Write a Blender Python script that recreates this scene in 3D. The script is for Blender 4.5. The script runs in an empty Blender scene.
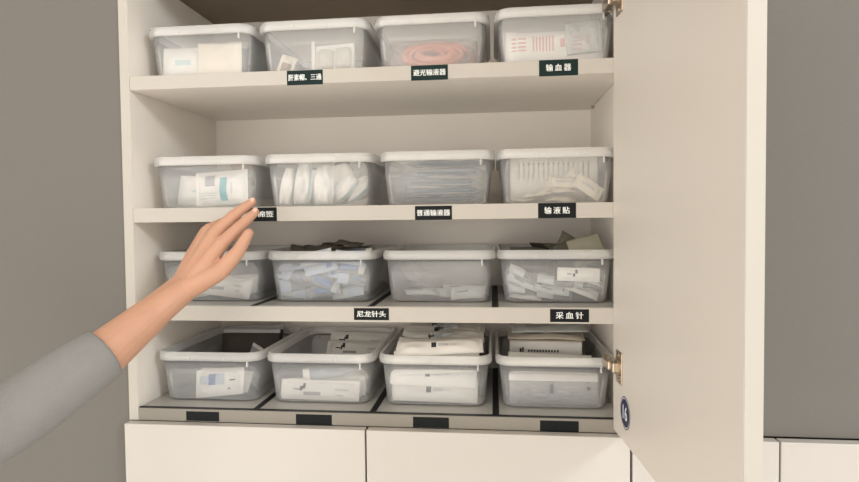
import bpy, bmesh, math, random
from mathutils import Vector, Matrix, Euler
R_ = math.radians
S = bpy.context.scene
COL = S.collection
random.seed(4)

# ------------------------------------------------------------------ materials
def new_mat(name):
    m = bpy.data.materials.new(name); m.use_nodes = True
    nt = m.node_tree; nt.nodes.clear()
    out = nt.nodes.new('ShaderNodeOutputMaterial')
    return m, nt, out

def solid(name, col, rough=0.5, metal=0.0, var=0.0, vscale=30, bump=0.0, bscale=200, spec=0.4, sss=0.0, stretch=None):
    m, nt, out = new_mat(name)
    p = nt.nodes.new('ShaderNodeBsdfPrincipled')
    p.inputs['Roughness'].default_value = rough
    p.inputs['Metallic'].default_value = metal
    p.inputs['Specular IOR Level'].default_value = spec
    p.inputs['Base Color'].default_value = (*col, 1)
    if sss:
        p.inputs['Subsurface Weight'].default_value = sss
        p.inputs['Subsurface Radius'].default_value = (1, .35, .2)
        p.inputs['Subsurface Scale'].default_value = .004
    tc = nt.nodes.new('ShaderNodeTexCoord'); src = tc.outputs['Object']
    if stretch:
        mp = nt.nodes.new('ShaderNodeMapping'); mp.inputs['Scale'].default_value = stretch
        nt.links.new(src, mp.inputs[0]); src = mp.outputs[0]
    if var:
        n = nt.nodes.new('ShaderNodeTexNoise'); n.inputs['Scale'].default_value = vscale
        n.inputs['Detail'].default_value = 5
        nt.links.new(src, n.inputs['Vector'])
        mx = nt.nodes.new('ShaderNodeMix'); mx.data_type = 'RGBA'
        mx.inputs[6].default_value = (*[c * (1 - var) for c in col], 1)
        mx.inputs[7].default_value = (*[min(1, c * (1 + var)) for c in col], 1)
        nt.links.new(n.outputs['Fac'], mx.inputs[0]); nt.links.new(mx.outputs[2], p.inputs['Base Color'])
    if bump:
        b = nt.nodes.new('ShaderNodeTexNoise'); b.inputs['Scale'].default_value = bscale
        nt.links.new(src, b.inputs['Vector'])
        bp = nt.nodes.new('ShaderNodeBump'); bp.inputs['Strength'].default_value = bump; bp.inputs['Distance'].default_value = .002
        nt.links.new(b.outputs['Fac'], bp.inputs['Height']); nt.links.new(bp.outputs[0], p.inputs['Normal'])
    nt.links.new(p.outputs[0], out.inputs[0])
    return m

def plastic(name, col, clear=.8, rough=.25, tint=(1, 1, 1), gloss=.5, bump=0.0, through=.4):
    """thin see-through plastic: part clear, part milky, with a gloss"""
    m, nt, out = new_mat(name)
    tr = nt.nodes.new('ShaderNodeBsdfTransparent'); tr.inputs[0].default_value = (*tint, 1)
    df = nt.nodes.new('ShaderNodeBsdfDiffuse'); df.inputs[0].default_value = (*col, 1)
    tl = nt.nodes.new('ShaderNodeBsdfTranslucent'); tl.inputs[0].default_value = (*col, 1)
    md = nt.nodes.new('ShaderNodeMixShader'); md.inputs[0].default_value = through
    nt.links.new(df.outputs[0], md.inputs[1]); nt.links.new(tl.outputs[0], md.inputs[2])
    lw = nt.nodes.new('ShaderNodeLayerWeight'); lw.inputs[0].default_value = .25
    ma = nt.nodes.new('ShaderNodeMath'); ma.operation = 'MULTIPLY_ADD'
    ma.inputs[1].default_value = .28; ma.inputs[2].default_value = 1 - clear; ma.use_clamp = True
    nt.links.new(lw.outputs['Facing'], ma.inputs[0])
    mx = nt.nodes.new('ShaderNodeMixShader')
    nt.links.new(ma.outputs[0], mx.inputs[0]); nt.links.new(tr.outputs[0], mx.inputs[1]); nt.links.new(md.outputs[0], mx.inputs[2])
    gl = nt.nodes.new('ShaderNodeBsdfGlossy'); gl.inputs['Roughness'].default_value = rough
    gl.inputs[0].default_value = (1, 1, 1, 1)
    fr = nt.nodes.new('ShaderNodeFresnel'); fr.inputs[0].default_value = 1.35
    mg = nt.nodes.new('ShaderNodeMath'); mg.operation = 'MULTIPLY'; mg.inputs[1].default_value = gloss
    nt.links.new(fr.outputs[0], mg.inputs[0])
    m2 = nt.nodes.new('ShaderNodeMixShader')
    nt.links.new(mg.outputs[0], m2.inputs[0]); nt.links.new(mx.outputs[0], m2.inputs[1]); nt.links.new(gl.outputs[0], m2.inputs[2])
    if bump:
        tc = nt.nodes.new('ShaderNodeTexCoord')
        b = nt.nodes.new('ShaderNodeTexNoise'); b.inputs['Scale'].default_value = 60
        nt.links.new(tc.outputs['Object'], b.inputs['Vector'])
        bp = nt.nodes.new('ShaderNodeBump'); bp.inputs['Strength'].default_value = bump; bp.inputs['Distance'].default_value = .004
        nt.links.new(b.outputs['Fac'], bp.inputs['Height'])
        for n in (df, gl): nt.links.new(bp.outputs[0], n.inputs['Normal'])
    nt.links.new(m2.outputs[0], out.inputs[0])
    return m

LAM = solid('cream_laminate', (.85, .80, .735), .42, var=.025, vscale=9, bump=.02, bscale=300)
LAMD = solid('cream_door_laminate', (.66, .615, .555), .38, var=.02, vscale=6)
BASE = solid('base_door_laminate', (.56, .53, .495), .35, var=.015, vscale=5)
WALL = solid('taupe_wall_paint', (.17, .16, .145), .85, var=.05, vscale=3, bump=.15, bscale=120)
CEIL = solid('ceiling_paint', (.75, .74, .70), .9, var=.02, vscale=4)
FLOOR = solid('pale_vinyl_floor', (.74, .71, .66), .5, var=.08, vscale=5)
TOPSHADE = solid('brown_shaded_board', (.22, .17, .12), .7, var=.15, vscale=25, stretch=(1, 8, 1))  # dark brown puts the gloom under the cabinet top into the colour
EDGE = solid('shaded_cream_edge', (.50, .47, .425), .5, var=.03, vscale=12)  # shelf-front shade put into the colour; also mutes panel and door edges
EDGE_SHADE = solid('shaded_grey_edge', (.26, .24, .205), .5, var=.05, vscale=12)  # deeper shade of the bottom shelf front, put into the colour
BLACK = solid('black_tape', (.008, .008, .009), .5)
GAP = solid('dark_gap', (.02, .017, .015), .8)
LABG = solid('dark_green_label', (.008, .022, .021), .5, spec=.15)
LABK = solid('black_label', (.007, .009, .010), .5, spec=.15)
LETW = solid('white_lettering', (.80, .83, .82), .5)
STEEL = solid('hinge_steel', (.50, .42, .33), .32, metal=1.0, var=.08, vscale=60)
NAVY = solid('navy_sticker', (.012, .017, .06), .35)
STWH = solid('sticker_white', (.72, .74, .80), .5)
MAT = solid('grey_shelf_liner', (.40, .39, .365), .3, var=.04, vscale=20)
TUB = plastic('clear_tub_plastic', (.94, .97, 1.0), clear=.86, rough=.18, tint=(.995, .995, .995), gloss=.9, through=.3)
RIM = plastic('milky_rim_plastic', (.97, .97, .96), clear=.58, rough=.2, gloss=.9, through=.25)
TRAY = plastic('milky_tray_plastic', (.90, .88, .83), clear=.28, rough=.35, gloss=.4)
FILM = plastic('clear_film', (.78, .79, .78), clear=.72, rough=.18, gloss=.9, bump=.5)
FILMG = plastic('grey_blue_film', (.60, .68, .74), clear=.74, rough=.2, gloss=.9, bump=.4)
FILMD = plastic('smoky_film', (.16, .15, .12), clear=.45, rough=.25, gloss=.7, bump=.6)
FILMP = plastic('pinkish_film', (.92, .82, .77), clear=.84, rough=.2, gloss=.8, bump=.3)
PAPER = solid('white_paper', (.80, .78, .74), .7, var=.03, vscale=40, bump=.15, bscale=90)
PAPERC = solid('cream_paper', (.78, .71, .60), .7, var=.04, vscale=40, bump=.15, bscale=90)
PAPERB = solid('blue_white_paper', (.50, .56, .66), .6, var=.04, vscale=30, bump=.2, bscale=80)
PAPERG = solid('grey_white_paper', (.62, .64, .63), .6, var=.05, vscale=30, bump=.2, bscale=80)
INK = solid('dark_ink', (.03, .03, .035), .6)
GREY = solid('grey_ink', (.33, .33, .34), .6)
LGREY = solid('pale_grey_ink', (.55, .55, .55), .6)
BLUEL = solid('faded_blue_ink', (.20, .29, .48), .5)
BLUE = solid('blue_ink', (.12, .20, .42), .5)
TEAL = solid('teal_print', (.10, .40, .45), .5)
TEALP = solid('pale_teal', (.48, .64, .64), .6)
REDP = solid('pale_red_ink', (.70, .40, .37), .6)
PINK = solid('salmon_tube', (.80, .36, .25), .3, var=.05, vscale=50)
BLUET = solid('blue_grey_tube', (.10, .14, .19), .3, var=.05, vscale=50)
OLIVE = solid('dark_olive_paper', (.055, .048, .036), .6, var=.12, vscale=30, bump=.2, bscale=80)
OLIVL = solid('olive_paper', (.26, .25, .19), .6, var=.1, vscale=30, bump=.2, bscale=80)
CARD = solid('brown_cardboard', (.34, .25, .17), .8, var=.08, vscale=60, bump=.2)
PFILM = plastic('pack_film', (.72, .77, .82), clear=.55, rough=.2, gloss=.9, bump=.3)
SYR = plastic('syringe_plastic', (.70, .75, .80), clear=.5, rough=.2, gloss=.8)
PLUN = solid('syringe_blue', (.20, .32, .58), .4)
RUB = solid('black_rubber', (.02, .02, .022), .5)
SKIN = solid('skin', (.54, .30, .20), .5, var=.07, vscale=35, bump=.12, bscale=220, sss=.15)
NAIL = solid('nail', (.80, .50, .40), .25)
SLEEVE = solid('grey_sleeve_cloth', (.26, .255, .25), .85, var=.06, vscale=60, bump=.4, bscale=700)

# ------------------------------------------------------------------ object helpers
def link(name, bm, mats, parent=None, smooth=False, mat=None):
    me = bpy.data.meshes.new(name); bm.to_mesh(me); bm.free()
    for m in (mats if isinstance(mats, (list, tuple)) else [mats]): me.materials.append(m)
    if smooth:
        for p in me.polygons: p.use_smooth = True
    o = bpy.data.objects.new(name, me); COL.objects.link(o)
    if parent: o.parent = parent
    return o

def empty(name, loc=(0, 0, 0), rot=(0, 0, 0)):
    o = bpy.data.objects.new(name, None); COL.objects.link(o)
    o.empty_display_size = .05; o.location = loc; o.rotation_euler = rot
    return o

def tag(o, label, cat, group=None):
    o['label'] = label; o['category'] = cat
    if group: o['group'] = group
    elif 'group' in o: del o['group']
    return o

def struct(o):
    o['kind'] = 'structure'; return o

def box(bm, x0, x1, y0, y1, z0, z1, bev=0.0, mi=0, seg=2):
    vs = [bm.verts.new(p) for p in ((x0, y0, z0), (x1, y0, z0), (x1, y1, z0), (x0, y1, z0), (x0, y0, z1), (x1, y0, z1), (x1, y1, z1), (x0, y1, z1))]
    fs = [bm.faces.new([vs[i] for i in q]) for q in ((0, 3, 2, 1), (4, 5, 6, 7), (0, 1, 5, 4), (1, 2, 6, 5), (2, 3, 7, 6), (3, 0, 4, 7))]
    for f in fs: f.material_index = mi
    if bev:
        es = list({e for f in fs for e in f.edges})
        r = bmesh.ops.bevel(bm, geom=es, offset=bev, segments=seg, affect='EDGES', profile=.5)
        for f in r['faces']: f.material_index = mi
    return vs

def mbox(*a, **k):
    bm = bmesh.new(); box(bm, *a, **k); return bm

def rrect(hw, hd, r, n=6):
    pts = []
    for cx, cy, a0 in ((hw - r, hd - r, 0), (-hw + r, hd - r, 90), (-hw + r, -hd + r, 180), (hw - r, -hd + r, 270)):
        for i in range(n + 1):
            a = R_(a0 + 90 * i / n); pts.append((cx + r * math.cos(a), cy + r * math.sin(a)))
    return pts

def loft(bm, rings, mi=0, cap0=False, cap1=False):
    vr = [[bm.verts.new(p) for p in r] for r in rings]
    n = len(vr[0])
    for a, b in zip(vr, vr[1:]):
        for i in range(n):
            f = bm.faces.new((a[i], a[(i + 1) % n], b[(i + 1) % n], b[i])); f.material_index = mi
    if cap0: bm.faces.new(list(reversed(vr[0]))).material_index = mi
    if cap1: bm.faces.new(vr[-1]).material_index = mi
    return vr

def tube(bm, pts, rad, n=8, mi=0, cap=True):
    pts = [Vector(p) for p in pts]; rings = []
    up = Vector((0, 0, 1))
    for i, p in enumerate(pts):
        t = (pts[min(i + 1, len(pts) - 1)] - pts[max(i - 1, 0)]).normalized()
        s = t.cross(up)
        if s.length < 1e-3: s = t.cross(Vector((1, 0, 0)))
        s.normalize(); u = s.cross(t).normalized()
        r = rad[i] if isinstance(rad, (list, tuple)) else rad
        rings.append([p + (s * math.cos(2 * math.pi * k / n) + u * math.sin(2 * math.pi * k / n)) * r for k in range(n)])
    loft(bm, rings, mi, cap, cap)

def copy_tree(o, parent=None):
    c = o.copy(); COL.objects.link(c)
    if parent:
        c.parent = parent
    for ch in list(o.children):
        if ch is not c: copy_tree(ch, c)
    return c

# ------------------------------------------------------------------ room shell
L0, L1, L2, L3 = 1.7625, 1.527, 1.351, 1.1645       # shelf tops, from the top one down
TH = .0245
XL, XR, DEP = -.645, .213, .33
CT = 1.962                                           # underside of the cabinet top
struct(link('floor', mbox(-3, 3, -4.2, .6, -.06, 0), FLOOR))
struct(link('ceiling', mbox(-3, 3, -4.2, .6, 2.8, 2.86), CEIL))
struct(link('wall_back', mbox(-3, 3, .42, .5, 0, 2.8), WALL))
struct(link('wall_left', mbox(-3, XL - .0185, .004, .415, 0, 2.8), WALL))
struct(link('wall_right', mbox(XR + .0185 + .452, 3, .004, .415, 0, 1.1425), WALL))
struct(link('trim_1', mbox(XR + .0185, 3, .004, .415, 1.1425, 2.8), WALL)).name = 'wall_right_upper'
struct(link('wall_above', mbox(XL - .018, XR + .018, .02, .415, CT + .02, 2.8), WALL))

# ------------------------------------------------------------------ wall cabinet
cab = empty('wall_cabinet', (0, 0, L3 - .0225))
tag(cab, 'open cream wall cabinet holding four rows of clear tubs, above the closed base doors', 'cabinet')
cz = cab.location.z
def cpart(name, bm, mats, parent=None):
    """part drawn in world coordinates under the cabinet"""
    o = link(name, bm, mats, parent or cab)
    if parent is None: o.location = (0, 0, -cz)
    return o
cpart('side_panel', mbox(XL - .018, XL, 0, DEP + .012, cz, CT + .018, bev=.0008), LAM)
cpart('side_panel', mbox(XR, XR + .018, 0, DEP + .012, cz, CT + .018, bev=.0008), LAM)
for xa, xb in ((XL - .0177, XL - .0003), (XR + .0003, XR + .0177)):
    cpart('shaded_edge', mbox(xa, xb, -.0004, .0012, cz + .0003, CT + .0177), EDGE)  # thin strip that mutes the bright panel edge by its colour
cpart('back_panel', mbox(XL, XR, DEP, DEP + .012, cz, CT + .018), LAM)
cpart('top_panel', mbox(XL, XR, 0, DEP, CT, CT + .018, bev=.0008), TOPSHADE)
cp = cpart('corner_clip', mbox(XR - .006, XR, DEP - .05, DEP - .042, L0 - TH - .006, L0 - TH), STEEL)

def text_geom(bm, body, size, cx, cz_, y, spacing=1.0, bold=.0, mi=1, width=None, height=None):
    cu = bpy.data.curves.new('lettering', 'FONT'); cu.body = body; cu.size = size
    cu.align_x = 'CENTER'; cu.align_y = 'CENTER'; cu.space_character = spacing
    cu.resolution_u = 3; cu.extrude = .00015
    to = bpy.data.objects.new('lettering', cu); COL.objects.link(to)
    dg = bpy.context.evaluated_depsgraph_get(); dg.update()
    me = bpy.data.meshes.new_from_object(to.evaluated_get(dg))
    xs = [v.co.x for v in me.vertices]; ys = [v.co.y for v in me.vertices]
    sx = sy = 1
    mx, my = (min(xs) + max(xs)) / 2, (min(ys) + max(ys)) / 2
    if width: sx = width / (max(xs) - min(xs))
    if height: sy = height / (max(ys) - min(ys))
    for q, (ox, oy) in enumerate(((0, 0), (bold, 0), (-bold, 0), (0, bold * .6)) if bold else ((0, 0),)):
        vm = [bm.verts.new((cx + (v.co.x - mx) * sx + ox, y - v.co.z - q * .00003, cz_ + (v.co.y - my) * sy + oy)) for v in me.vertices]
        for p in me.polygons:
            try: bm.faces.new([vm[i] for i in p.vertices]).material_index = mi
            except ValueError: pass
    bpy.data.objects.remove(to); bpy.data.curves.remove(cu); bpy.data.meshes.remove(me)

labels = {
    0: [(-.354, -.2904, 1.7365, 1.7614, '肝素帽、三通', .92, LABG), (-.137, -.0745, 1.7368, 1.7618, '避光输液器', .88, LABG), (.0767, .1399, 1.7362, 1.7625, '输血器', .64, LABG)],
    1: [(-.4492, -.3771, 1.5015, 1.5258, '无菌棉签', .84, LABK), (-.1329, -.0699, 1.5008, 1.5246, '普通输液器', .90, LABK), (.0742, .1362, 1.5016, 1.5268, '输液贴', .66, LABK)],
    2: [(-.2418, -.1804, 1.3285, 1.3492, '尼龙针头', .82, LABK), (.0933, .1571, 1.3278, 1.3494, '采血针', .70, LABK)],
    3: [(-.5535, -.4915, 1.1435, 1.1605, None, 0, LABK), (-.3493, -.2844, 1.1425, 1.1605, None, 0, LABK), (-.1405, -.0783, 1.1428, 1.1610, None, 0, LABK), (.076, .140, 1.1425, 1.1605, None, 0, LABK)],
}
for i, (zt, th) in enumerate(((L0, TH), (L1, .0255), (L2, .0262), (L3, .0225))):
    sh = cpart('shelf', mbox(XL + .0004, XR - .0004, .0005, DEP - .0005, zt - th, zt, bev=.001), LAM)
    link('shaded_edge', mbox(XL + .0006, XR - .0006, -.0003, .0012, zt - th + .0003, zt - .0003), EDGE_SHADE if i == 3 else EDGE, sh)  # thin strip carrying the shade of the shelf front in its colour
    for (a, b, z0, z1, tx, wf, lm) in labels[i]:
        bm = bmesh.new()
        box(bm, a, b, -.0008, .0004, z0, z1, mi=0)
        if tx:
            h = .0105 if len(tx) > 3 else .0115
            text_geom(bm, tx, .012, (a + b) / 2, (z0 + z1) / 2 + .0004, -.0009, spacing=1.0 if len(tx) > 3 else 1.45, bold=.00028, width=(b - a) * wf, height=h)
        lo = link('shelf_label', bm, [lm, LETW], sh)
    if i >= 2:
        # pale liner plates with black tape running back between them and along the front
        for x in (-.425, -.2125, .002):
            link('divider_tape', mbox(x - .0058, x + .0058, .006, DEP - .002, zt + .0002, zt + .0012), BLACK, sh)
        if i == 3:
            link('edge_tape', mbox(XL + .001, XR - .001, .0002, .0075, zt + .0002, zt + .0016), BLACK, sh)
        for a, b in ((XL + .002, -.4308), (-.4192, -.2183), (-.2067, -.0038), (.0078, XR - .002)):
            link('shelf_liner', mbox(a, b, .0080 if i == 3 else .004, DEP - .002, zt + .0001, zt + .0009), MAT, sh)

# right door, swung out a little past square
DW = .43
dz0, dz1 = 1.1495, CT + .012
door = empty('door'); door.parent = cab
door.location = (.1962, -.0015, -cz); door.rotation_euler = (0, 0, R_(4.5))
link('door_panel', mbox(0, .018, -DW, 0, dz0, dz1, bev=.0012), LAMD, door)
link('shaded_edge', mbox(.0003, .0177, -DW - .0004, -DW + .0012, dz0 + .0003, dz1 - .0003), EDGE, door)  # thin strip that mutes the bright free edge by its colour
def hinge(zc, par):
    bm = bmesh.new()
    box(bm, -.0022, .0005, -.053, -.0215, zc - .026, zc + .026, bev=.001)
    tube(bm, [(-.0022, -.037, zc), (-.006, -.037, zc)], .0135, n=20)
    box(bm, -.013, -.002, -.042, -.022, zc - .008, zc + .008, bev=.002)
    box(bm, -.016, -.006, -.026, .012, zc - .007, zc + .007, bev=.002)
    box(bm, -.0095, .0, .008, .034, zc - .0075, zc + .0075, bev=.002)
    for dz in (-.02, .02): tube(bm, [(-.0022, -.037, zc + dz), (-.0036, -.037, zc + dz)], .0032, n=10)
    o = link('hinge', bm, STEEL, par); o['label'] = 'steel cup hinge'
    return o
hinge(1.262, door); hinge(1.846, door)
# round number sticker on the inner face
bm = bmesh.new()
def disc(bm, r, x, mi, r0=0.0, cy=-.066, czz=1.198, n=40):
    o_ = [bm.verts.new((x, cy + r * math.cos(2 * math.pi * k / n), czz + r * math.sin(2 * math.pi * k / n))) for k in range(n)]
    if r0:
        i_ = [bm.verts.new((x, cy + r0 * math.cos(2 * math.pi * k / n), czz + r0 * math.sin(2 * math.pi * k / n))) for k in range(n)]
        for k in range(n): bm.faces.new((o_[k], i_[k], i_[(k + 1) % n], o_[(k + 1) % n])).material_index = mi
    else: bm.faces.new(list(reversed(o_))).material_index = mi
disc(bm, .0255, -.0003, 0); disc(bm, .0235, -.00045, 1, .0222)
tb = bmesh.new(); text_geom(tb, '16', .03, 0, 0, 0, bold=.0006, width=.021, height=.022)
vm = {}
for f in tb.faces:
    vv = []
    for v in f.verts:
        if v not in vm: vm[v] = bm.verts.new((-.0006 + v.co.y * .3, -.066 - v.co.x, 1.198 + v.co.z))
        vv.append(vm[v])
    bm.faces.new(vv).material_index = 1
tb.free()
st = link('number_sticker', bm, [NAVY, STWH], door); st['label'] = 'round navy sticker with a white 16'

# ------------------------------------------------------------------ base cabinets
def base_cabinet(x0, x1, label):
    r = empty('base_cabinet', ((x0 + x1) / 2, .16, 0)); tag(r, label, 'cabinet', None)
    r_off = (-(x0 + x1) / 2, -.16, 0)
    top = L3 - .0229
    o = link('carcass', mbox(x0 + .001, x1 - .001, .0025, .34, .10, top - .003), GAP, r); o.location = r_off
    o = link('plinth', mbox(x0 + .001, x1 - .001, .05, .33, 0, .0995), LAM, r); o.location = r_off
    m = (x0 + x1) / 2
    for a, b in ((x0 + .0012, m - .0014), (m + .0014, x1 - .0012)):
        o = link('door', mbox(a, b, -.017, .0018, .11, top - .0008, bev=.0015), BASE, r); o.location = r_off
        hb = bmesh.new()
        hx = b - .03 if a < m - .1 else a + .03
        tube(hb, [(hx, -.016, .62), (hx, -.036, .625), (hx, -.036, .745), (hx, -.016, .75)], .004, n=10)
        link('handle', hb, STEEL, o, smooth=True)
    return r
base_cabinet(XL - .0185, .2222 - .0006, 'cream two-door base cabinet directly under the open shelves of tubs')
base_cabinet(.2222 + .0006, .2222 + .46, 'cream two-door base cabinet to the right, beyond the open cabinet door')

# ------------------------------------------------------------------ storage tubs
HB = .0945
def tub_proto():
    r = empty('storage_tub')
    bm = bmesh.new()
    prof = [(0.0, .0830, .1200, .018), (.0015, .0875, .1245, .020), (.006, .0898, .1268, .021), (.05, .0940, .1312, .023), (HB - .016, .0968, .1340, .025)]
    outer = [[(x, y, z) for x, y in rrect(hw, hd, rr)] for z, hw, hd, rr in prof]
    t = .0013
    inner = [[(x, y, max(z, .0016) if k else .0016) for x, y in rrect(hw - t, hd - t, rr - t * .5)] for k, (z, hw, hd, rr) in reversed(list(enumerate(prof[1:])))]
    loft(bm, outer + inner, cap0=True, cap1=True)
    bmesh.ops.recalc_face_normals(bm, faces=bm.faces)
    link('tub_body', bm, TUB, r, smooth=True)
    bm = bmesh.new()
    rp = [(HB - .0162, .0968, .1340, .025), (HB - .0165, .1013, .1385, .028), (HB - .0150, .1028, .1398, .029), (HB - .0055, .1030, .1400, .029), (HB - .0045, .1018, .1388, .028), (HB - .0012, .1016, .1386, .028), (HB, .1003, .1373, .027),
          (HB - .0002, .0978, .1348, .025), (HB - .0035, .0966, .1338, .0245), (HB - .0155, .0956, .1327, .0242)]
    loft(bm, [[(x, y, z) for x, y in rrect(hw, hd, rr)] for z, hw, hd, rr in rp])
    bmesh.ops.recalc_face_normals(bm, faces=bm.faces)
    for x in (-.034, .034):
        box(bm, x - .0012, x + .0012, -.1412, -.1396, HB - .0145, HB - .006, bev=.0004)
    link('rim', bm, RIM, r, smooth=True)
    for sx in (1, -1):
        bm = bmesh.new()
        box(bm, *sorted((sx * .0765, sx * .0795)), *sorted((-sx * .1385, -sx * .1335)), HB - .0265, HB - .0155, bev=.0008)
        link('rim_tab', bm, RIM, r)
    return r

rows = [(L0, .026), (L1, .026), (L2 + .0009, .040), (L3 + .0009, .032)]
cxs = [(-.531, -.319, -.107, .1060), (-.528, -.3135, -.0990, .1085), (-.531, -.3165, -.0985, .1085), (-.531, -.319, -.107, .1050)]
rname = ('top', 'second', 'third', 'bottom')
tub_labels = [
 ['clear tub at the left end of the top shelf, holding pale upright packs', 'clear tub above the six-character label on the top shelf, holding a blister pack', 'clear tub with salmon tubing inside, on the top shelf', 'clear tub of red-printed packs at the right end of the top shelf'],
 ['clear tub with a blue-striped packet on the second shelf, just above the hand', 'clear tub of teal-trimmed white pads on the second shelf', 'clear tub of grey-blue tubing bags on the second shelf', 'clear tub with a slotted tray and cream sachets, right end of the second shelf'],
 ['clear tub behind the wrist at the left end of the third shelf', 'clear tub packed full with blue-white needle packets on the third shelf', 'nearly empty clear tub on the third shelf, few white packets inside', 'clear tub of grey blister packets at the right end of the third shelf'],
 ['clear tub with a blue-marked packet at the left end of the bottom shelf', 'clear tub on the bottom shelf, two white packets at its front', 'clear tub heaped above its rim with white syringe packs, bottom shelf', 'clear tub at the right end of the bottom shelf, by the lower hinge'],
]
proto = tub_proto(); tubs = []
first = True
for i in range(4):
    line = []
    for j in range(4):
        o = proto if first else copy_tree(proto)
        first = False
        z, yf = rows[i]
        o.location = (cxs[i][j], yf + .14 - (.012 if (i, j) == (0, 3) else 0), z + .0001)
        tag(o, tub_labels[i][j], 'tub', 'clear storage tubs on the cabinet shelves')
        line.append(o)
    tubs.append(line)

# ------------------------------------------------------------------ packets
def pouch_mesh(name, l, w, t, mats, cell=None, seal=.006, seed=0, wav=.0012, nx=26, ny=12, flat=1.4, taper=0.0):
    """sealed packet lying in XY, facing +Z; cell(u,v) picks the material slot of the printed face"""
    rnd = random.Random(seed); bm = bmesh.new()
    ph = [rnd.uniform(0, 6.28) for _ in range(6)]; am = [rnd.uniform(.5, 1) for _ in range(6)]
    def wv(u, v): return wav * (am[0] * math.sin(3 * u * 2 + ph[0]) + am[1] * math.sin(4 * v + ph[1]) + am[2] * .6 * math.sin(9 * u + 3 * v + ph[2]))
    def hgt(u, v):
        du = min(u, 1 - u) * l - seal; dv = min(v, 1 - v) * w - seal * .6
        if du <= 0 or dv <= 0: return 0
        a = min(1, du / (.16 * l)); b = min(1, dv / (.28 * w))
        return t * .5 * (math.sin(a * math.pi / 2) * math.sin(b * math.pi / 2)) ** (1 / flat) * (1 + .25 * math.sin(14 * u + ph[3]) * math.sin(9 * v + ph[4]))
    top, bot = [], []
    for j in range(ny + 1):
        rt, rb = [], []
        for i in range(nx + 1):
            u, v = i / nx, j / ny; x, y = (u - .5) * l * (1 - taper * v ** 4 - taper * .5 * (1 - v) ** 6), (v - .5) * w
            h = hgt(u, v); k = wv(u, v)
            rt.append(bm.verts.new((x, y, k + h + .00025))); rb.append(bm.verts.new((x, y, k - h - .00025)))
        top.append(rt); bot.append(rb)
    for j in range(ny):
        for i in range(nx):
            f = bm.faces.new((top[j][i], top[j][i + 1], top[j + 1][i + 1], top[j + 1][i]))
            if cell: f.material_index = cell((i + .5) / nx, (j + .5) / ny)
            bm.faces.new((bot[j][i], bot[j + 1][i], bot[j + 1][i + 1], bot[j][i + 1]))
    for i in range(nx):
        bm.faces.new((top[0][i], bot[0][i], bot[0][i + 1], top[0][i + 1])); bm.faces.new((top[ny][i], top[ny][i + 1], bot[ny][i + 1], bot[ny][i]))
    for j in range(ny):
        bm.faces.new((top[j][0], top[j + 1][0], bot[j + 1][0], bot[j][0])); bm.faces.new((top[j][nx], bot[j][nx], bot[j + 1][nx], top[j + 1][nx]))
    me = bpy.data.meshes.new(name); bm.to_mesh(me); bm.free()
    for m in mats: me.materials.append(m)
    for p in me.polygons: p.use_smooth = True
    return me

from mathutils.bvhtree import BVHTree
settled = {}
HALF = [(.0016, .0835, .1205), (.006, .0872, .1242), (.05, .0914, .1286), (.0945, .0940, .1312)]
def room_at(z):
    if z <= HALF[0][0]: return HALF[0][1:]
    for (z0, a0, b0), (z1, a1, b1) in zip(HALF, HALF[1:]):
        if z <= z1:
            k = (z - z0) / (z1 - z0); return a0 + (a1 - a0) * k, b0 + (b1 - b0) * k
    return (.0940, .1312) if z < .0955 else (.6, .6)
def seat(verts, rot, loc):
    """slide a packet so that all of it is inside the tub's walls and above its floor"""
    loc = Vector(loc); pts = [rot @ v for v in verts]
    for _ in range(4):
        lz = min(p.z for p in pts) + loc.z
        if lz < .0022: loc.z += .0022 - lz
        xp = xn = yp = yn = 0.0
        for p in pts:
            q = p + loc; hw, hd = room_at(q.z)
            if q.z < .0955:                                   # rounded corners
                cx, cy = abs(q.x) - (hw - .021), abs(q.y) - (hd - .021)
                if cx > 0 and cy > 0:
                    d = math.hypot(cx, cy)
                    if d > .020:
                        k = (d - .020) / d
                        if q.x > 0: xp = max(xp, cx * k)
                        else: xn = max(xn, cx * k)
                        if q.y > 0: yp = max(yp, cy * k)
                        else: yn = max(yn, cy * k)
            xp = max(xp, q.x - hw); xn = max(xn, -q.x - hw); yp = max(yp, q.y - hd); yn = max(yn, -q.y - hd)
        loc.x += xn - xp; loc.y += yn - yp
        bad = min(xp, xn) + min(yp, yn)
        if max(xp, xn, yp, yn) < 1e-5: break
    return loc, bad
def tree_of(verts, polys, rot, loc): return BVHTree.FromPolygons([rot @ v + loc for v in verts], polys)
def place(name, me, tub, loc, rot, label, cat, group=None, extra=(), zmax=None):
    """a thing lying in a tub; loc is measured from the middle of the tub's floor, rot in degrees"""
    o = bpy.data.objects.new(name, me); COL.objects.link(o)
    e = Euler([R_(a) for a in rot], 'XYZ'); m3 = e.to_matrix()
    vs = [v.co for v in me.vertices] + [Vector(v) for v in extra]; pl = [tuple(p.vertices) for p in me.polygons]
    others = settled.setdefault(tub.name, [])
    n = m3 @ Vector((0, 0, 1)); n = n if n.z > 0 else -n
    best = None
    for step in range(0, 14):
        for d in ((Vector((0, 0, 1)),) if step == 0 else (Vector((0, 0, 1)), n, -n, Vector((0, .8, .6)))):
            l2, bad = seat(vs, m3, Vector(loc) + d * (.0016 * step))
            t = tree_of(vs, pl, m3, l2)
            hits = sum(len(t.overlap(q)) for q in others) + bad * 20000 + step * .5
            if zmax:
                hits += 4000 * max(0, max((m3 @ v).z for v in vs) + l2.z - zmax)
            if best is None or hits < best[0]: best = (hits, l2, t)
            if step == 0 and hits == 0: break
        if best[0] <= step * .5 + .01: break
    others.append(best[2])
    o.location = tub.location + best[1]; o.rotation_euler = e
    return tag(o, label, cat, group)

def rects(rs):
    def f(u, v):
        for (u0, u1, v0, v1, k) in rs:
            if u0 <= u <= u1 and v0 <= v <= v1: return k
        return 0
    return f

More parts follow.
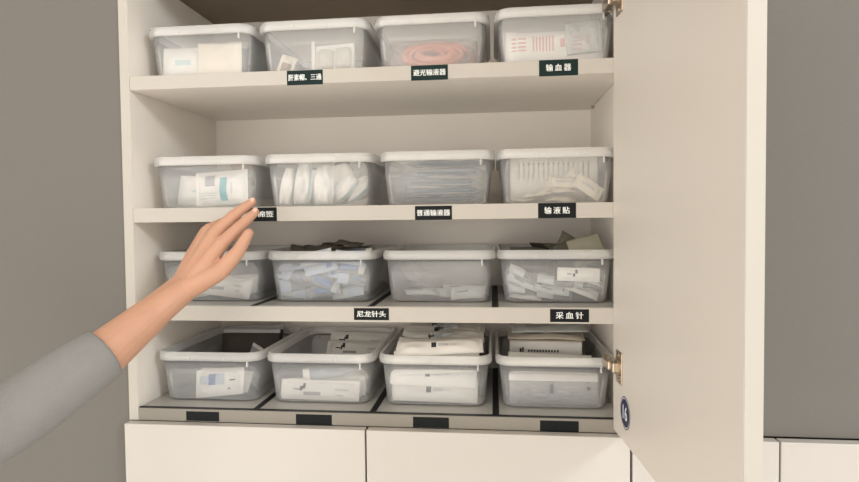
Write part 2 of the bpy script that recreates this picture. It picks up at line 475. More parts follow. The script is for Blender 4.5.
def coil_bm(rx, ry, rad, loops, wob=.003, seed=1, tail=True):
    rnd = random.Random(seed); bm = bmesh.new()
    pts = []; n = 36
    for k in range(int(n * loops) + 1):
        a = 2 * math.pi * k / n
        s = 1 - .13 * (k / n) + .05 * math.sin(a * .7 + seed)
        pts.append((rx * s * math.cos(a), ry * s * math.sin(a), wob * math.sin(1.3 * a + seed) + rad * .12 * (k / n)))
    tube(bm, pts, rad, n=8)
    return bm

def syringe(parent, l, rad, loc=(0, 0, 0), rotz=0, plunger=PLUN):
    bm = bmesh.new()
    tube(bm, [(-l * .28, 0, 0), (l * .30, 0, 0), (l * .31, 0, 0), (l * .335, 0, 0)], [rad, rad, rad * .45, rad * .35], n=14)
    box(bm, -l * .29, -l * .275, -rad * 1.9, rad * 1.9, -rad * .8, rad * .8)
    b = link('syringe_barrel', bm, SYR, parent, smooth=False)
    b.location = loc; b.rotation_euler = (0, 0, rotz)
    bm = bmesh.new(); tube(bm, [(-l * .47, 0, 0), (-l * .02, 0, 0)], rad * .4, n=8); box(bm, -l * .48, -l * .465, -rad * 1.1, rad * 1.1, -rad * .9, rad * .9)
    link('plunger', bm, plunger, b)
    bm = bmesh.new(); tube(bm, [(-l * .02, 0, 0), (l * .03, 0, 0)], rad * .93, n=14)
    link('stopper', bm, RUB, b)
    bm = bmesh.new(); tube(bm, [(l * .33, 0, 0), (l * .47, 0, 0)], [rad * .5, rad * .3], n=10)
    link('needle_cap', bm, SYR, b)
    return b

# marks shared by the paper syringe packs: a dash and slash at one end, grey text beside it
SLASH = rects([(.16, .25, .50, .56, 1), (.25, .28, .44, .66, 1), (.28, .31, .56, .80, 1), (.30, .52, .24, .40, 2), (.70, .86, .50, .58, 3), (.72, .80, .24, .32, 3)])
def pack(name, l, w, t, seed, cell=SLASH, mats=(PAPER, INK, GREY, LGREY), **k): return pouch_mesh(name, l, w, t, mats, cell, seed=seed, **k)

# ===== top shelf
T = tubs[0]
# far-left tub: flat grey packs standing, partly behind one another
me = pouch_mesh('paper_pack', .085, .066, .012, (PAPERC, GREY), rects([(.2, .5, .3, .36, 1)]), seed=3)
place('sachet', me, T[0], (.030, -.112, .037), (84, 0, 0), 'pale cream pack standing at the front of the left-end top tub', 'pack')
me = pouch_mesh('film_pack', .050, .074, .014, (FILMG, PAPERG), rects([(0, 1, .85, 1, 1)]), seed=4)
place('sachet', me, T[0], (.052, -.085, .040), (86, 0, -12), 'grey-blue film pack standing at right in the left-end top tub', 'pack')
me = pouch_mesh('paper_pack', .080, .062, .012, (PAPER, TEALP), rects([(.3, .7, .4, .6, 1)]), seed=5)
place('sachet', me, T[0], (-.046, -.105, .035), (82, 0, 4), 'white pack at the left side of the left-end top tub', 'pack')
# second tub: a two-cell blister pack and a small brownish sachet
bp = empty('blister_pack'); bp.location = T[1].location + Vector((.034, -.104, .0025)); bp.rotation_euler = (R_(-6), R_(-2), R_(-4))
tag(bp, 'white two-cell blister pack standing in the second tub of the top shelf', 'pack')
bm = bmesh.new(); box(bm, -.037, .037, .0, .0012, .002, .059, bev=.0005); link('backing_card', bm, PAPER, bp)
bm = bmesh.new()
for cx in (-.0175, .0165):
    loft(bm, [[(cx + x, -.0005 - d, .031 + y) for x, y in rrect(a, b, .006, 4)] for d, a, b in ((0, .0150, .019), (.006, .0142, .018), (.009, .012, .0155))], cap1=True)
bmesh.ops.recalc_face_normals(bm, faces=bm.faces)
link('blister', bm, TRAY, bp, smooth=True)
for cx in (-.0175, .0165):
    bm = bmesh.new(); tube(bm, [(cx, -.004, .018), (cx, -.004, .036), (cx, -.004, .041)], [.0055, .0055, .003], n=12); link('capsule', bm, PAPERC, bp)
bm = bmesh.new(); box(bm, -.044, -.037, -.004, .004, .001, .068, bev=.001); link('edge_strip', bm, PAPER, bp)
me = pouch_mesh('paper_sachet', .030, .038, .008, (PAPERC, CARD), rects([(.2, .8, .1, .55, 1)]), seed=6)
place('sachet', me, T[1], (-.058, -.102, .021), (80, 18, 4), 'small brownish cream sachet leaning at left in the second top-shelf tub', 'sachet')
me = pouch_mesh('film_sachet', .055, .020, .008, (FILM, PAPERG), None, seed=7)
place('sachet', me, T[1], (.010, -.060, .008), (10, 0, 12), 'clear film sachet lying flat behind the blister pack', 'sachet')
# third tub: bags with salmon tubing
def tube_bag(tub, loc, rot, l, w, film, tmat, rx, ry, rad, loops, seed, label, cat='tubing bag', group=None):
    me = pouch_mesh('tubing_bag', l, w, .022 if film is FILMP else .0125, (film, PAPER), rects([(.0, 1, .90, 1, 1)]) if film is FILMP else None, seed=seed, flat=2.5)
    o = place('tubing_bag', me, tub, loc, rot, label, cat, group)
    c = link('tubing', coil_bm(rx, ry, rad, loops, wob=.003 if film is FILMP else .0006, seed=seed), tmat, o, smooth=True)
    return o
tube_bag(T[2], (.006, -.098, .031), (62, 0, -3), .160, .074, FILMP, PINK, .060, .029, .0042, 5.2, 2, 'clear bag of salmon tubing leaning at the front of its top-shelf tub')
tube_bag(T[2], (-.004, -.052, .036), (62, 0, 4), .155, .076, FILMP, PINK, .050, .022, .0034, 3.6, 5, 'clear bag of salmon tubing leaning behind the front tubing bag')
me = pouch_mesh('paper_pack', .150, .085, .012, (PAPERC, REDP), None, seed=9)
place('paper_pack', me, T[2], (.004, -.012, .042), (64, 0, 0), 'pale paper pack standing behind the salmon tubing bags', 'pack')
# fourth tub: red-printed packs
def redprint(u, v):
    if .34 < v < .80:
        if .06 < u < .22 and int(v * 16) % 2 and not .12 < u < .14: return 1
        if .27 < u < .50 and int(u * 60) % 2: return 1
        if .56 < u < .62 and .45 < v < .7: return 1
        if .68 < u < .78 and int(v * 16) % 2: return 1
        if .84 < u < .87 and .5 < v < .8: return 1
    return 0
redpack = [pouch_mesh('red_print_pack', .166, .062, .013, (PAPER, REDP), redprint, seed=s, nx=60, ny=16) for s in (11, 12)]
for k, (loc, rot, lb) in enumerate((((-.004, -.112, .030), (70, 1, 0), 'red-printed white pack, frontmost in the right-end top tub'),
        ((.006, -.090, .036), (68, -5, 2), 'red-printed white pack second from the front in the right-end top tub'),
        ((-.004, -.066, .038), (66, 4, -2), 'red-printed white pack third from the front in the right-end top tub'),
        ((.002, -.040, .040), (66, -2, 0), 'red-printed white pack rearmost in the right-end top tub'))):
    place('printed_pack', redpack[k % 2], T[3], loc, rot, lb, 'pack', 'red-printed packs in the right-end top tub')
me = pouch_mesh('clear_sleeve', .06, .058, .010, (FILM, PAPERG), None, seed=13)
place('clear_sleeve', me, T[3], (.058, -.126, .026), (84, -4, -2), 'clear sleeve at right in front of the red-printed packs', 'sleeve')

# ===== second shelf
T = tubs[1]
def stripe(u, v):
    if .50 < u < .63 and .12 < v < .78: return 1
    if .24 < u < .42 and .52 < v < .84 and int(u * 120) % 2: return 2
    if .12 < u < .44 and .18 < v < .4 and int(v * 28) % 2: return 3
    if .7 < u < .74 and .3 < v < .6: return 3
    return 0
me = pouch_mesh('striped_pack', .102, .064, .022, (PAPER, TEAL, GREY, LGREY), stripe, seed=21, nx=60, ny=28)
place('swab_packet', me, T[0], (.024, -.108, .033), (80, -4, 0), 'white packet with teal stripe and barcode in the tub above the hand', 'packet')
me = pouch_mesh('clear_bag', .070, .072, .030, (FILM,), None, seed=22, wav=.004)
place('clear_bag', me, T[0], (.056, -.060, .036), (74, 6, -30), 'crumpled clear bag at right behind the teal-striped packet', 'bag')
me = pouch_mesh('brown_sleeve', .060, .088, .006, (CARD,), None, seed=23)
place('cardboard_sleeve', me, T[0], (.022, .010, .062), (66, -12, 8), 'brown sleeve poking above the rim behind the teal-striped packet', 'sleeve')
me = pouch_mesh('white_pack', .10, .060, .015, (PAPER, TEALP), rects([(.3, .7, .4, .5, 1)]), seed=24)
place('swab_packet', me, T[0], (-.040, -.060, .033), (78, 3, 4), 'plain white packet at the left, behind the teal-striped packet', 'packet')
# teal-trimmed pads
def trim(side):
    def f(u, v):
        e = u if side < 0 else 1 - u
        if .09 < e < .15: return 1 if int(v * 30) % 2 else 0
        if .03 < e <= .09: return 2
        return 0
    return f
def pad(w, h, t, seed, side): return pouch_mesh('trimmed_pad', w, h, t, (PAPER, TEAL, TEALP), trim(side), seed=seed, nx=22, ny=30, wav=.002, flat=2.5, seal=.003, taper=.45)
pads = [((-.064, -.105, .039), (84, 7, 8), .028, .068, .020, 1, 'slim white pad leaning at the far left of the tub of pads'),
        ((-.034, -.106, .045), (84, 5, 4), .034, .082, .022, 1, 'tall white pad standing second from the left in the tub of pads'),
        ((.004, -.106, .040), (84, -3, -6), .040, .074, .026, -1, 'wide white pad with teal left edge, middle of the tub of pads'),
        ((.036, -.090, .032), (74, 46, 0), .034, .062, .014, 1, 'teal-edged pad lying diagonally right of the wide white pad'),
        ((.058, -.070, .034), (74, 52, -6), .036, .060, .016, 1, 'white pad leaning diagonally at the right end of the tub of pads'),
        ((.020, -.040, .045), (76, -10, 4), .060, .080, .018, -1, 'large pad behind the others in the tub of pads'),
        ((-.040, -.045, .040), (76, 8, 4), .060, .072, .018, 1, 'large pad at the back left of the tub of pads')]
for k, (loc, rot, w, h, t, side, lb) in enumerate(pads):
    place('dressing_pad', pad(w, h, t, 30 + k, side), T[1], loc, rot, lb, 'pad', 'teal-trimmed white pads in one tub')
me = pouch_mesh('clear_bag', .090, .088, .022, (FILM, PAPERG), rects([(0, 1, .88, 1, 1)]), seed=40, wav=.004)
place('clear_bag', me, T[1], (.042, -.008, .054), (64, -6, -6), 'clear bag standing up at the back right of the tub of pads', 'bag')
me = pouch_mesh('grey_film', .030, .030, .006, (FILMD,), None, seed=41)
place('film_wrapper', me, T[1], (.006, .030, .094), (62, 10, 0), 'small dark wrapper poking above the rim of the tub of pads', 'wrapper')
# grey-blue tubing bags
for k, (dx, dy, dz, rz, rx_) in enumerate(((-.002, -.035, .010, 2, 3), (.004, -.032, .024, -3, 3), (-.004, -.036, .037, 3, 4), (.006, -.030, .050, -3, 4), (.010, -.015, .063, 3, 5))):
    lb = ('bottom of the stack', 'second from the bottom of the stack', 'middle of the stack', 'second from the top of the stack', 'top of the stack')[k]
    tube_bag(T[2], (dx, dy, dz), (rx_, 0, rz), .160, .150 if k < 4 else .11, FILMG, BLUET, .058, .048 if k < 4 else .032, .0026, 3.6, 50 + k, 'grey-blue bag of coiled tubing, ' + lb, 'tubing bag', 'grey-blue tubing bags in one tub')
# slotted tray with cream sachets
bm = bmesh.new()
W2, ZA, ZB, ZC, ZD = .078, .004, .046, .078, .086
yb = -.078
box(bm, -W2, W2, yb, yb + .0016, ZA, ZB); box(bm, -W2, W2, yb, yb + .0016, ZC, ZD)
ns = 15
for k in range(ns + 1):
    x = -.066 + .132 * k / ns
    x0 = -W2 if k == 0 else x - .0030
    x1 = W2 if k == ns else x + .0030
    box(bm, x0, x1, yb, yb + .0016, ZB, ZC)
box(bm, -W2, -W2 + .0016, yb, .10, ZA, ZD); box(bm, W2 - .0016, W2, yb, .10, ZA, ZD); box(bm, -W2, W2, .0984, .10, ZA, ZD); box(bm, -W2, W2, yb, .10, ZA - .0016, ZA)
tr = link('slotted_tray', bm, TRAY); tr.location = T[3].location + Vector((0, 0, .0006))
tag(tr, 'milky tray with a row of upright slots inside the right tub of the second shelf', 'tray')
sm = [pouch_mesh('cream_sachet', .052, .032, .006, (PAPERC, LGREY), rects([(.25, .7, .42, .55, 1)]), seed=s) for s in (60, 61, 62)]
spots = [((-.050, -.098, .008), (8, -4, 6), 'cream sachet lying flat at the left in the slotted-tray tub'), ((-.030, -.100, .014), (14, -7, -4), 'cream sachet overlapping the left one in the slotted-tray tub'),
         ((.008, -.100, .010), (24, 2, 3), 'cream sachet at the bottom of the middle heap by the slotted tray'), ((.010, -.098, .019), (34, 3, -5), 'cream sachet second in the middle heap by the slotted tray'),
         ((.014, -.096, .027), (34, 6, 4), 'cream sachet on top of the middle heap by the slotted tray'),
         ((.054, -.100, .020), (60, 34, 0), 'cream sachet tilted steeply, frontmost of the right fan by the slotted tray'), ((.048, -.094, .026), (60, 42, 0), 'cream sachet tilted steeply, middle of the right fan by the slotted tray'), ((.044, -.087, .032), (60, 48, 0), 'cream sachet tilted steeply, rearmost of the right fan by the slotted tray')]
for k, (loc, rot, lb) in enumerate(spots):
    place('sachet', sm[k % 3], T[3], loc, rot, lb, 'sachet', 'cream sachets by the slotted tray')

# ===== third shelf
T = tubs[2]
me = pack('white_packet', .110, .040, .014, 70)
place('needle_packet', me, T[0], (.018, -.104, .022), (66, 6, 0), 'white packet leaning frontmost in the tub behind the wrist', 'packet')
place('needle_packet', me, T[0], (.026, -.080, .028), (60, -4, -10), 'white packet second from the front in the tub behind the wrist', 'packet')
me = pouch_mesh('clear_packet', .080, .040, .014, (FILM, PAPERG), rects([(0, .2, 0, 1, 1)]), seed=71)
place('clear_packet', me, T[0], (-.012, -.060, .040), (40, 4, 12), 'clear film packet lying on the white packets behind the wrist', 'packet')
me = pouch_mesh('grey_packet', .060, .045, .016, (PAPERG, INK, GREY), rects([(.3, .6, .3, .5, 2), (.3, .5, .6, .68, 1)]), seed=72)
place('needle_packet', me, T[0], (-.048, -.100, .024), (62, -5, 8), 'grey packet at the left side of the tub behind the wrist', 'packet')
place('needle_packet', me, T[0], (.020, -.030, .030), (30, 8, 20), 'grey packet at the back of the tub behind the wrist', 'packet')

def bluecell(u, v):
    if .12 < u < .40 and .15 < v < .85: return 1
    if .62 < u < .82 and .30 < v < .42: return 2
    return 0
bw = [pouch_mesh('needle_packet', .062, .026, .005, (PAPERB, BLUEL, LGREY), rects([(.66, .86, .2, .8, 1), (.2, .5, .4, .5, 2)]), seed=80, nx=18, ny=8),
      pouch_mesh('needle_packet', .068, .024, .005, (PAPER, PAPERB, GREY), bluecell, seed=81, nx=18, ny=8),
      pouch_mesh('needle_packet', .066, .024, .005, (FILM, BLUEL, PAPERG), rects([(.3, .75, .3, .7, 1), (.85, 1, 0, 1, 2)]), seed=84, nx=18, ny=8),
      pouch_mesh('needle_packet', .056, .027, .005, (FILM, PAPERB, BLUEL), rects([(.0, .4, 0, 1, 1), (.55, .8, .35, .6, 2)]), seed=82, nx=18, ny=8),
      pouch_mesh('needle_packet', .064, .025, .005, (PAPERG, PAPERB, BLUEL), rects([(.5, .9, 0, 1, 1), (.15, .35, .4, .55, 2)]), seed=83, nx=18, ny=8)]
rnd = random.Random(9)
for row, (y, n_, lays) in enumerate(((-.020, 2, 3), (-.060, 2, 4), (-.094, 3, 5), (-.116, 3, 5))):
    for lay in range(lays):
        for col in range(n_):
            x = (-.056 + col * .056) if n_ == 3 else (-.042 + col * .084)
            z = .013 + (lay + (5 - lays) * .6) * .0155
            front = row == 3
            place('needle_packet', rnd.choice(bw), T[1], (x + rnd.uniform(-.007, .007), y + rnd.uniform(-.003, .003), z),
                  (rnd.uniform(48, 76) if row > 1 else rnd.uniform(10, 40), rnd.uniform(-14, 24), rnd.uniform(-10, 10)),
                  'blue-white needle packet in the packed heap filling the third-shelf tub', 'packet', 'blue-white needle packets in the packed tub', zmax=.088)
dk = [pouch_mesh('dark_packet', .050, .030, .006, (OLIVE,), None, seed=s, wav=.001) for s in (90, 91)]
for k in range(12):
    place('dark_packet', dk[k % 2], T[1], (-.044 + .030 * (k % 4) + rnd.uniform(-.006, .006), -.095 + .045 * (k // 4), .088 + .003 * (k // 4)), (rnd.uniform(8, 26), rnd.uniform(-10, 10), rnd.uniform(-25, 25)),
          'dark packet lying on top of the blue-white needle packet heap', 'packet', 'dark packets heaped above the rim', zmax=.112)
me = pouch_mesh('film_wrapper', .060, .045, .010, (FILMD, OLIVL), rects([(.7, 1, 0, 1, 1)]), seed=92, wav=.004)
place('film_wrapper', me, T[1], (.062, -.050, .088), (20, -26, 10), 'smoky clear wrapper standing at the right rim of the packed tub', 'wrapper')

me = pouch_mesh('white_packet', .064, .030, .010, (PAPERG, GREY), rects([(.2, .5, .4, .55, 1)]), seed=95)
for loc, rot, lb in (((.056, -.102, .014), (40, -4, 0), 'white packet lying at the front right of the nearly empty tub'), ((-.010, -.060, .010), (18, 3, -14), 'white packet flat in the middle of the nearly empty tub'),
                     ((-.034, -.090, .009), (10, 3, 16), 'white packet at the front left of the nearly empty tub'), ((.030, -.010, .012), (22, 2, 8), 'white packet at the back right of the nearly empty tub')):
    place('needle_packet', me, T[2], loc, rot, lb, 'packet', 'loose packets in the nearly empty tub')
me = pouch_mesh('clear_packet', .085, .060, .008, (FILM, GREY), rects([(.3, .5, .3, .4, 1)]), seed=96, wav=.003)
place('clear_packet', me, T[2], (-.046, -.020, .026), (30, 34, 10), 'clear film packet leaning on the left side of the nearly empty tub', 'packet')

gw = [pouch_mesh('lancet_packet', .062, .020, .005, (PAPERG, GREY, INK), rects([(.2, .5, .35, .5, 1), (.8, .85, .4, .6, 2)]), seed=100),
      pouch_mesh('lancet_packet', .058, .021, .005, (PAPER, LGREY, INK), rects([(.3, .7, .3, .6, 1)]), seed=101),
      pouch_mesh('lancet_packet', .064, .019, .005, (FILM, PAPERG, GREY), rects([(.0, .45, 0, 1, 1), (.6, .8, .4, .6, 2)]), seed=102)]
me = pouch_mesh('tagged_packet', .074, .024, .006, (PAPER, INK, GREY), rects([(.22, .34, .5, .58, 1), (.36, .42, .35, .6, 1), (.42, .46, .55, .85, 1)]), seed=104, nx=36, ny=14)
place('lancet_packet', me, T[3], (.040, -.126, .050), (88, 2, 0), 'white packet with a black slash mark at the front of the right third-shelf tub', 'packet')
for row, y in enumerate((-.045, -.088, -.114)):
    for lay in range(4):
        for col in range(3 if row else 2):
            x = (-.054 + col * .054) if row else (-.040 + col * .078)
            if not row and lay == 0: continue
            place('lancet_packet', rnd.choice(gw), T[3], (x + rnd.uniform(-.006, .006), y + rnd.uniform(-.003, .003), .011 + lay * .0130 + rnd.uniform(-.0015, .0015)),
                  (rnd.uniform(30, 60) if row else rnd.uniform(10, 30), rnd.uniform(2, 24), rnd.uniform(-8, 8)), 'narrow grey-white packet in the heap in the right third-shelf tub', 'packet', 'grey-white packets in the right third-shelf tub', zmax=.056)
ol = [pouch_mesh('olive_packet', .085, .050, .008, (OLIVL, OLIVE), rects([(.0, .3, 0, 1, 1)]), seed=105, wav=.002), pouch_mesh('olive_packet', .080, .045, .008, (FILMD, OLIVE), rects([(.3, .8, .2, .7, 1)]), seed=106, wav=.003)]
for k, (loc, rot, lb) in enumerate((((.046, -.112, .068), (74, -16, 2), 'olive packet leaning at the front right above the slash-marked packet'), ((-.040, -.108, .068), (66, 6, -2), 'smoky olive packet at the front left above the grey-white heap'),
        ((.040, -.050, .085), (26, -10, 14), 'olive packet lying level with the rim, right of the third-shelf right tub'), ((-.036, -.050, .084), (20, 8, -16), 'smoky olive packet at the left, behind the front one, right tub'),
        ((.010, .020, .088), (24, 4, 22), 'olive packet at the back of the right third-shelf tub'))):
    place('olive_packet', ol[k % 2], T[3], loc, rot, lb, 'packet', 'olive packets in the right third-shelf tub')
me = pouch_mesh('olive_packet', .034, .050, .006, (OLIVL,), None, seed=107)
place('olive_packet', me, T[3], (.030, -.020, .098), (60, 30, 8), 'olive packet corner standing above the rim of the right third-shelf tub', 'packet')

# ===== bottom shelf
T = tubs[3]
me = pouch_mesh('blue_packet', .094, .052, .016, (PAPER, BLUE, INK, PAPERB), rects([(.30, .44, .42, .78, 1), (.44, .62, .40, .8, 3), (.1, .3, .46, .74, 3), (.72, .84, .48, .54, 2), (.70, .76, .2, .26, 2)]), seed=110, nx=40, ny=20)
place('syringe_packet', me, T[0], (.012, -.110, .030), (70, -6, 2), 'white packet with blue print at the front of the left bottom tub', 'packet')
me = pack('white_packet', .110, .042, .012, 111)
place('syringe_packet', me, T[0], (.006, -.078, .028), (60, 3, -4), 'white packet behind the blue-printed packet in the left bottom tub', 'packet')
place('syringe_packet', me, T[0], (-.004, -.020, .016), (14, 2, 8), 'white packet lying flat at the back of the left bottom tub', 'packet')
me = pouch_mesh('clear_bag', .070, .070, .022, (FILM, PAPERG), rects([(0, 1, .9, 1, 1)]), seed=112, wav=.004)
place('clear_bag', me, T[0], (.060, -.040, .040), (66, 12, -40), 'clear bag at the right side of the left bottom tub', 'bag')
for k, y in enumerate((.085, .108)):
    me = pouch_mesh('black_sleeve', .130, .060, .008, (OLIVE, LGREY), rects([(0, 1, .86, 1, 1)]), seed=113 + k)
    place('dark_sleeve', me, T[0], (-.004, y - .012, .070 + .004 * k), (72, 0, 2), ('dark pale-edged sleeve standing at the back of the left bottom tub', 'dark pale-edged sleeve behind the other, back of the left bottom tub')[k], 'sleeve')

def syr_pack(tub, loc, rot, l, w, seed, label, group=None, film=True, plunger=PLUN, rz=0):
    me = pouch_mesh('syringe_packet', l, w, .015, (PFILM, PAPER, INK, GREY), rects([(0, .13, 0, 1, 1), (.86, 1, 0, 1, 1)]), seed=seed, flat=3)
    o = place('syringe_packet', me, tub, loc, rot, label, 'packet', group)
    syringe(o, l * .74, w * .13, (0, 0, 0), rz, plunger)
    return o
# second tub: two packets in front, a film-fronted syringe pack on them, a sheaf at the back
pk = [pack('paper_packet', .150, .036, .011, s, nx=60, ny=22) for s in (120, 121, 122)]
place('syringe_packet', pk[0], T[1], (-.010, -.118, .0195), (78, 1, 0), 'white slash-marked packet lying frontmost in the second bottom tub', 'packet')
place('syringe_packet', pk[1], T[1], (.004, -.102, .0205), (74, -2, 3), 'white slash-marked packet just behind the frontmost in the second bottom tub', 'packet')
place('syringe_packet', pk[2], T[1], (-.004, -.070, .0150), (30, 1, -4), 'white packet lying flatter behind the front two in the second bottom tub', 'packet')
syr_pack(T[1], (.020, -.100, .052), (70, -14, 4), .125, .028, 123, 'film-fronted syringe packet slanting over the white packets')
sh_ = [pack('paper_packet', .128, .044, .012, s, nx=44, ny=16) for s in (124, 125)]
for k, (y, z, rx_, lb) in enumerate(((.030, .020, 34, 'bottom front of the sheaf'), (.056, .034, 40, 'third of the sheaf'), (.074, .052, 48, 'second of the sheaf'), (.096, .070, 60, 'topmost of the sheaf'))):
    place('syringe_packet', sh_[k % 2], T[1], (.016 + .002 * k, y, z), (rx_, -1 + k, -2 + 2 * k), 'slash-marked packet at the back of the second bottom tub, ' + lb, 'packet', 'sheaf of packets at the back of the second bottom tub')
# third tub: heaped syringe packs
PKC = rects([(.40, .47, .36, .60, 1), (.49, .60, .42, .54, 2), (.62, .70, .46, .52, 2)])
big = [pouch_mesh('big_packet', .158, .046, .011, (PAPER, INK, LGREY, GREY), PKC, seed=s, nx=52, ny=20) for s in (130, 131, 132)]
for k, (loc, rot, lb) in enumerate((((.0, -.114, .0190), (66, 1, 0), 'lowest at the front'), ((-.004, -.104, .042), (60, 2, 1), 'second from below at the front'), ((.004, -.098, .066), (54, -3, -1), 'third from below at the front'))):
    place('syringe_packet', big[k % 3], T[2], loc, rot, 'white syringe packet in the heaped bottom tub, ' + lb, 'packet', 'syringe packets in the heaped bottom tub')
me = pouch_mesh('big_packet', .150, .115, .016, (PAPER, INK, LGREY), PKC, seed=134, nx=52, ny=24)
for k in range(4):
    place('syringe_packet', me, T[2], (.003 * (-1) ** k, .020, .016 + .018 * k), (3, 0, 2 * (-1) ** k), 'white packet flat in the heaped bottom tub, ' + ('lowest layer at the back', 'second layer at the back', 'third layer at the back', 'fourth layer at the back')[k], 'packet', 'syringe packets in the heaped bottom tub')
lbs = ('frontmost of the top layer', 'second row of the top layer', 'third row of the top layer', 'fourth row of the top layer', 'rearmost of the top layer')
for k, (y, z, rx_) in enumerate(((-.098, .088, 20), (-.058, .098, 22), (-.016, .104, 20), (.030, .106, 18), (.078, .108, 16))):
    o = place('syringe_packet', big[(k + 1) % 3], T[2], (.004 * (-1) ** k + .004, y, z), (rx_, -2 + k, 3 * (-1) ** k), 'white syringe packet heaped above the rim, ' + lbs[k], 'packet', 'syringe packets in the heaped bottom tub')
for k, (x, y, z, rz, lb) in enumerate(((.020, -.004, .121, 25, 'dark-capped syringe lying across the heap, right of centre'), (.004, .030, .122, 12, 'dark-capped syringe lying behind the first on the heap'), (.006, -.060, .116, 30, 'dark-capped syringe at the front of the heap'))):
    s_ = empty('syringe', T[2].location + Vector((x, y, z)), (R_(14), 0, R_(rz)))
    tag(s_, lb, 'syringe', 'loose syringes on the heaped tub'); syringe(s_, .050, .0042, plunger=RUB)
# fourth tub: white carton at the back, packs in front
crt = empty('carton'); crt.location = T[3].location + Vector((-.004, .030, .0018)); crt.rotation_euler = (0, 0, R_(-2))
tag(crt, 'flat white carton with small dark logo at the back of the right bottom tub', 'carton')
bm = bmesh.new(); box(bm, -.070, .070, -.035, .050, 0, .092, bev=.0012)
link('carton_body', bm, PAPER, crt)
bm = bmesh.new()
box(bm, -.050, -.046, -.0358, -.0349, .070, .079); box(bm, -.045, -.042, -.0358, -.0349, .068, .081); box(bm, -.054, -.050, -.0358, -.0349, .068, .071)
for k in range(11): box(bm, -.034 + k * .0056, -.0306 + k * .0056, -.0358, -.0349, .072, .0765)
link('printed_logo', bm, INK, crt)
bm = bmesh.new(); box(bm, -.0705, .0705, -.0352, .0502, .0925, .0938, bev=.0004); link('lid_flap', bm, PAPERC, crt)
for k in range(2):
    me = pouch_mesh('flat_packet', .150, .078, .008, (PAPERG if k else PAPERC, GREY, LGREY), rects([(.2, .5, .4, .5, 1)]), seed=140 + k)
    place('flat_packet', me, T[3], (-.002 + .006 * k, .036 + .006 * k, .1005 + .0085 * k), (3, 0, -3 + 5 * k), ('grey-white packet lying directly on the carton in the right bottom tub', 'topmost packet on the carton in the right bottom tub')[k], 'packet')
clr = [pouch_mesh('clear_packet', .158, .054, .014, (FILM, PAPER, INK, GREY), rects([(.0, 1, .80, 1, 1), (.46, .50, .40, .66, 2), (.30, .44, .30, .4, 3), (.86, .90, .5, .6, 2)]), seed=s, nx=44, ny=18) for s in (145, 146)]
for k, (loc, rot, lb) in enumerate((((.0, -.112, .026), (76, 0, 0), 'lowest and frontmost'), ((.002, -.094, .036), (72, 2, 1), 'second from the front'), ((-.002, -.074, .050), (66, -3, -1), 'third from the front'), ((.0, -.050, .058), (60, 2, 0), 'nearest the carton'))):
    o = place('syringe_packet', clr[k % 2], T[3], loc, rot, 'film-fronted syringe packet in the right bottom tub, ' + lb, 'packet', 'film-fronted packets in the right bottom tub')
    if k in (0, 1, 2): syringe(o, .100, .0050, (-.01 + .01 * k, -.006, 0), 0, LGREY if k else GREY)

# ------------------------------------------------------------------ reaching arm
HAND = dict(shoulder=(-.830, -.640, 1.330), elbow=(-.640, -.330, 1.235), fore=(-.5576, -.206, 1.3155), wrist=(-.4895, -.1200, 1.3960))
F = {
 'index':  [(-.4286, -.105, 1.4676), (-.4083, -.090, 1.4910), (-.3930, -.078, 1.5086), (-.3862, -.0715, 1.5165)],
 'middle': [(-.4449, -.090, 1.4849), (-.4214, -.078, 1.5105), (-.4037, -.068, 1.5260), (-.3952, -.062, 1.5335)],
 'ring':   [(-.4640, -.074, 1.4885), (-.4410, -.052, 1.5030), (-.4300, -.034, 1.4900), (-.4400, -.030, 1.4760)],
 'pinky':  [(-.4780, -.059, 1.4850), (-.4600, -.038, 1.4940), (-.4510, -.026, 1.4820), (-.4580, -.025, 1.4710)],
}
FR = {'index': (.0112, .0096, .0082, .0068), 'middle': (.0114, .0098, .0084, .0070), 'ring': (.0108, .0092, .0080, .0068), 'pinky': (.0100, .0082, .0072, .0060)}
